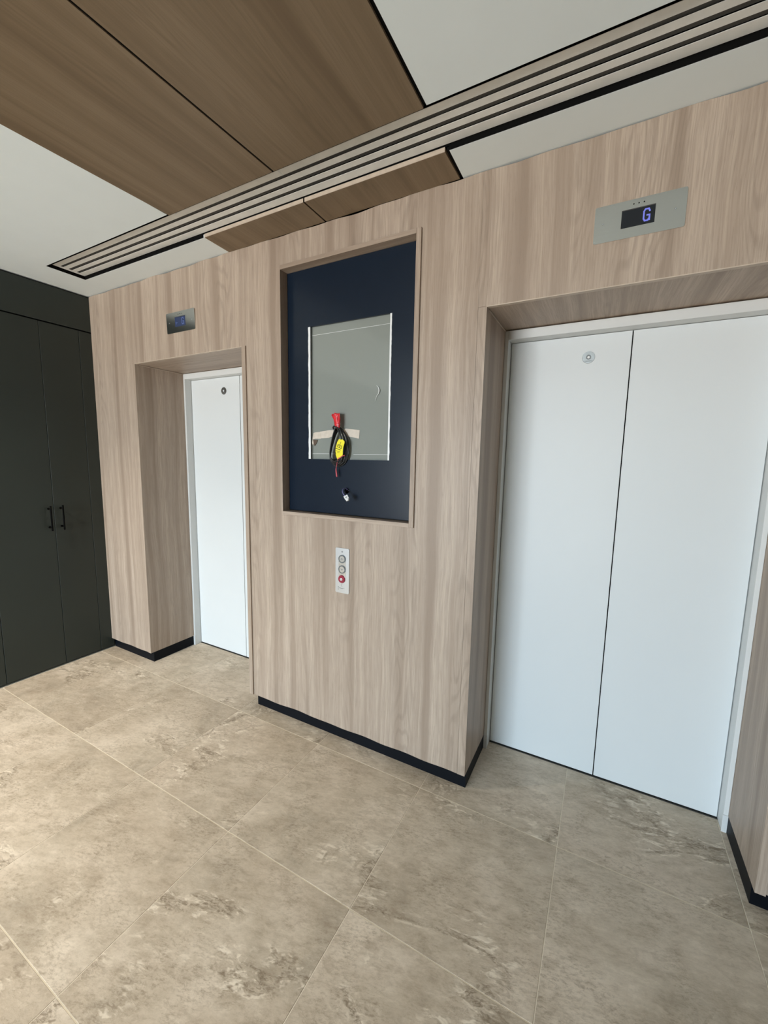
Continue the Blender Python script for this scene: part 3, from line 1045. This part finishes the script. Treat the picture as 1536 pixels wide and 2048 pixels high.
# small white connector hanging out of the hole
pc = thing('plug_connector', (0.065, -0.02, 1.34), 'small white plug on a violet wire from the hole in the navy board', 'connector')
b = BM()
tube(b, smooth_path([(0.026, 0.062, 1.372), (0.018, 0.040, 1.384), (0.020, 0.018, 1.384), (0.027, -0.002, 1.376), (0.038, -0.014, 1.364), (0.053, -0.020, 1.352)], 6), 0.0019, 8)
obj('wire', b, M_WIRE, pc, True)
b = BM()
tube(b, smooth_path([(0.030, 0.064, 1.370), (0.034, 0.040, 1.378), (0.036, 0.018, 1.374), (0.044, -0.004, 1.364), (0.058, -0.018, 1.353)], 6), 0.0019, 8)
tag(obj('wire', b, M_CABLE, pc, True), 'black wire')
mt = Matrix.Translation((0.066, -0.022, 1.3425)) @ Matrix.Rotation(math.radians(-32), 4, 'Y') @ Matrix.Rotation(math.radians(28), 4, 'Z')
b = BM()
box(b, -0.0105, 0.0105, -0.008, 0.008, -0.008, 0.0125, 0.0008)
b.transform(mt)
obj('housing', b, M_CONN, pc)
b = BM()
ring(b, 0, 0, 0.0055, 0.0085, 0, 0.0075, 24)
b.transform(mt @ Matrix.Translation((0, 0, -0.0082)) @ Matrix.Rotation(math.radians(-90), 4, 'X'))
obj('nose', b, M_CONN, pc)
b = BM()
box(b, -0.004, 0.004, -0.0087, -0.0081, 0.000, 0.005)
b.transform(mt)
obj('latch', b, M_TEXT, pc)

# ------------------------------------------------------------------ dark tall cupboards on the left
def cupboard(y_right, doors, filler, label):
    y_left = min(d[0] for d in doors)
    t = thing('tall_cupboard', (XL - 0.2, (y_left + y_right) / 2, 0), label, 'cupboard', 'dark green tall cupboards')
    X0, X1 = XL - 0.020, XL
    g = 0.0014
    for (ya, yb, hy) in doors:
        b = BM()
        box(b, X0, X1, ya + g, yb - g, 0.013, 2.4045, 0.0008)
        dr = obj('door', b, M_GREEN, t)
        b = BM()
        tube(b, [(XL + 0.035, hy, 1.000), (XL + 0.035, hy, 1.175)], 0.0052, 12)
        for z in (1.0235, 1.1525):
            tube(b, [(XL + 0.0004, hy, z), (XL + 0.034, hy, z)], 0.0045, 10)
            tube(b, [(XL + 0.0004, hy, z), (XL + 0.0035, hy, z)], 0.0075, 14)
        tag(obj('handle', b, M_HANDLE, dr), 'black bar handle')
    if filler:
        b = BM()
        box(b, X0, X1, filler[0] + g, filler[1] - g, 0.013, 2.4045, 0.0008)
        obj('filler', b, M_GREEN, t)
    b = BM()
    box(b, X0, X1, y_left + g, y_right - g, 2.4135, H - 0.011, 0.0008)
    obj('top_panel', b, M_GREEN, t)
    b = BM()
    box(b, XL - 0.60, X0 - 0.002, y_left + 0.001, y_right - 0.001, 0.012, H - 0.0005)
    obj('carcass', b, M_BLACK, t)
    b = BM()
    box(b, XL - 0.58, X0 - 0.004, y_left + 0.001, y_right - 0.001, 0.0003, 0.0117)
    obj('plinth', b, M_BLACK, t)
    return t


cupboard(0.018, [(-0.6610, -0.3195, -0.351), (-0.3195, -0.0825, -0.2785)], (-0.0825, 0.018), 'dark green tall cupboard against the oak wall, two black bar handles')
cupboard(-0.6615, [(-1.003, -0.6615, -0.970)], None, 'dark green tall cupboard cut off at the left edge of the photo')

# ------------------------------------------------------------------ rest of the lobby (behind the camera)
b = BM()
box(b, -2.9, XL, YB, -1.005, 0, H)
box(b, -2.95, -2.9, -1.35, 0.5, 0, H)
tag(obj('wall_left', b, M_WALL), 'plain wall left of the lobby beyond the cupboards', 'wall', kind='structure')
b = BM()
box(b, XR, XR + 0.1, YB, 0.5, 0, H)
tag(obj('wall_right', b, M_WALL), 'taupe wall closing the lobby on the right', 'wall', kind='structure')
b = BM()
box(b, -2.9, REAR_X0, YB - 0.2, YB, 0, H)
box(b, REAR_X1, XR + 0.1, YB - 0.2, YB, 0, H)
box(b, REAR_X0, REAR_X1, YB - 0.2, YB, WIN_Z, H)
tag(obj('wall_rear', b, M_WALL), 'taupe wall behind the viewer with glazed entrance', 'wall', kind='structure')


def window(n, a0, a1, fixed, along, panes, label):
    w = thing('window_%d' % n, (fixed, (a0 + a1) / 2, 0) if along == 'y' else ((a0 + a1) / 2, fixed, 0), label, 'window', kind='structure')
    def bx(p, q, d0, d1, z0, z1):
        bm = BM()
        if along == 'y':
            box(bm, fixed + d0, fixed + d1, p, q, z0, z1)
        else:
            box(bm, p, q, fixed + d0, fixed + d1, z0, z1)
        return bm
    for i in range(panes + 1):
        c = a0 + (a1 - a0) * i / panes
        p, q = max(a0, c - 0.03), min(a1, c + 0.03)
        obj('mullion', bx(p, q, -0.10, -0.04, 0, WIN_Z), M_HANDLE, w)
    for z0, z1 in ((0, 0.05), (WIN_Z - 0.05, WIN_Z)):
        for i in range(panes):
            c0, c1 = a0 + (a1 - a0) * i / panes + 0.0305, a0 + (a1 - a0) * (i + 1) / panes - 0.0305
            obj('frame_rail', bx(c0, c1, -0.10, -0.04, z0, z1), M_HANDLE, w)
    for i in range(panes):
        c0, c1 = a0 + (a1 - a0) * i / panes + 0.0305, a0 + (a1 - a0) * (i + 1) / panes - 0.0305
        obj('pane', bx(c0, c1, -0.073, -0.067, 0.0505, WIN_Z - 0.0505), M_GLASS, w)


window(1, REAR_X0, REAR_X1, YB, 'x', 3, 'glazed entrance in the rear wall')


def fill_light(x, y, power, label):
    """Added unseen fill lamp in the form of a ceiling spot: ring, lens, lamp."""
    t = thing('fill_light', (x, y, H), label, 'fill light', 'added fill lights')
    def flat_ring(r0, r1, z0, z1):
        bm = BM()
        ring(bm, 0, 0, r0, r1, 0, z1 - z0)
        bm.transform(Matrix.Translation((x, y, z0)) @ Matrix.Rotation(math.radians(90), 4, 'X'))
        return bm
    obj('trim_ring', flat_ring(0.048, 0.060, H - 0.004, H - 0.0002), M_JAMB, t)
    bm = BM()
    disc(bm, 0, 0, 0.047, 0.047, 0, 0.002)
    bm.transform(Matrix.Translation((x, y, H - 0.0004)) @ Matrix.Rotation(math.radians(90), 4, 'X'))
    obj('lens', bm, glow('fill_lens', (1.0, 0.86, 0.66), 12.0), t)
    d = bpy.data.lights.new('fill_lamp', 'SPOT')
    d.energy, d.color = power, (1.0, 0.90, 0.76)
    d.spot_size, d.spot_blend, d.shadow_soft_size = math.radians(130), 0.8, 0.05
    o = bpy.data.objects.new('lamp', d)
    o.location = (0, 0, -0.02)
    o.parent = t
    C.objects.link(o)


fill_light(-1.78, -1.75, 205, 'added round fill light out of view, nearest the lift wall, left ceiling')  # added to brighten the floor on the left
fill_light(-1.00, -3.55, 260, 'added round fill light out of view, nearer the rear glazing, left ceiling')  # second added lamp, lifts the middle of the floor
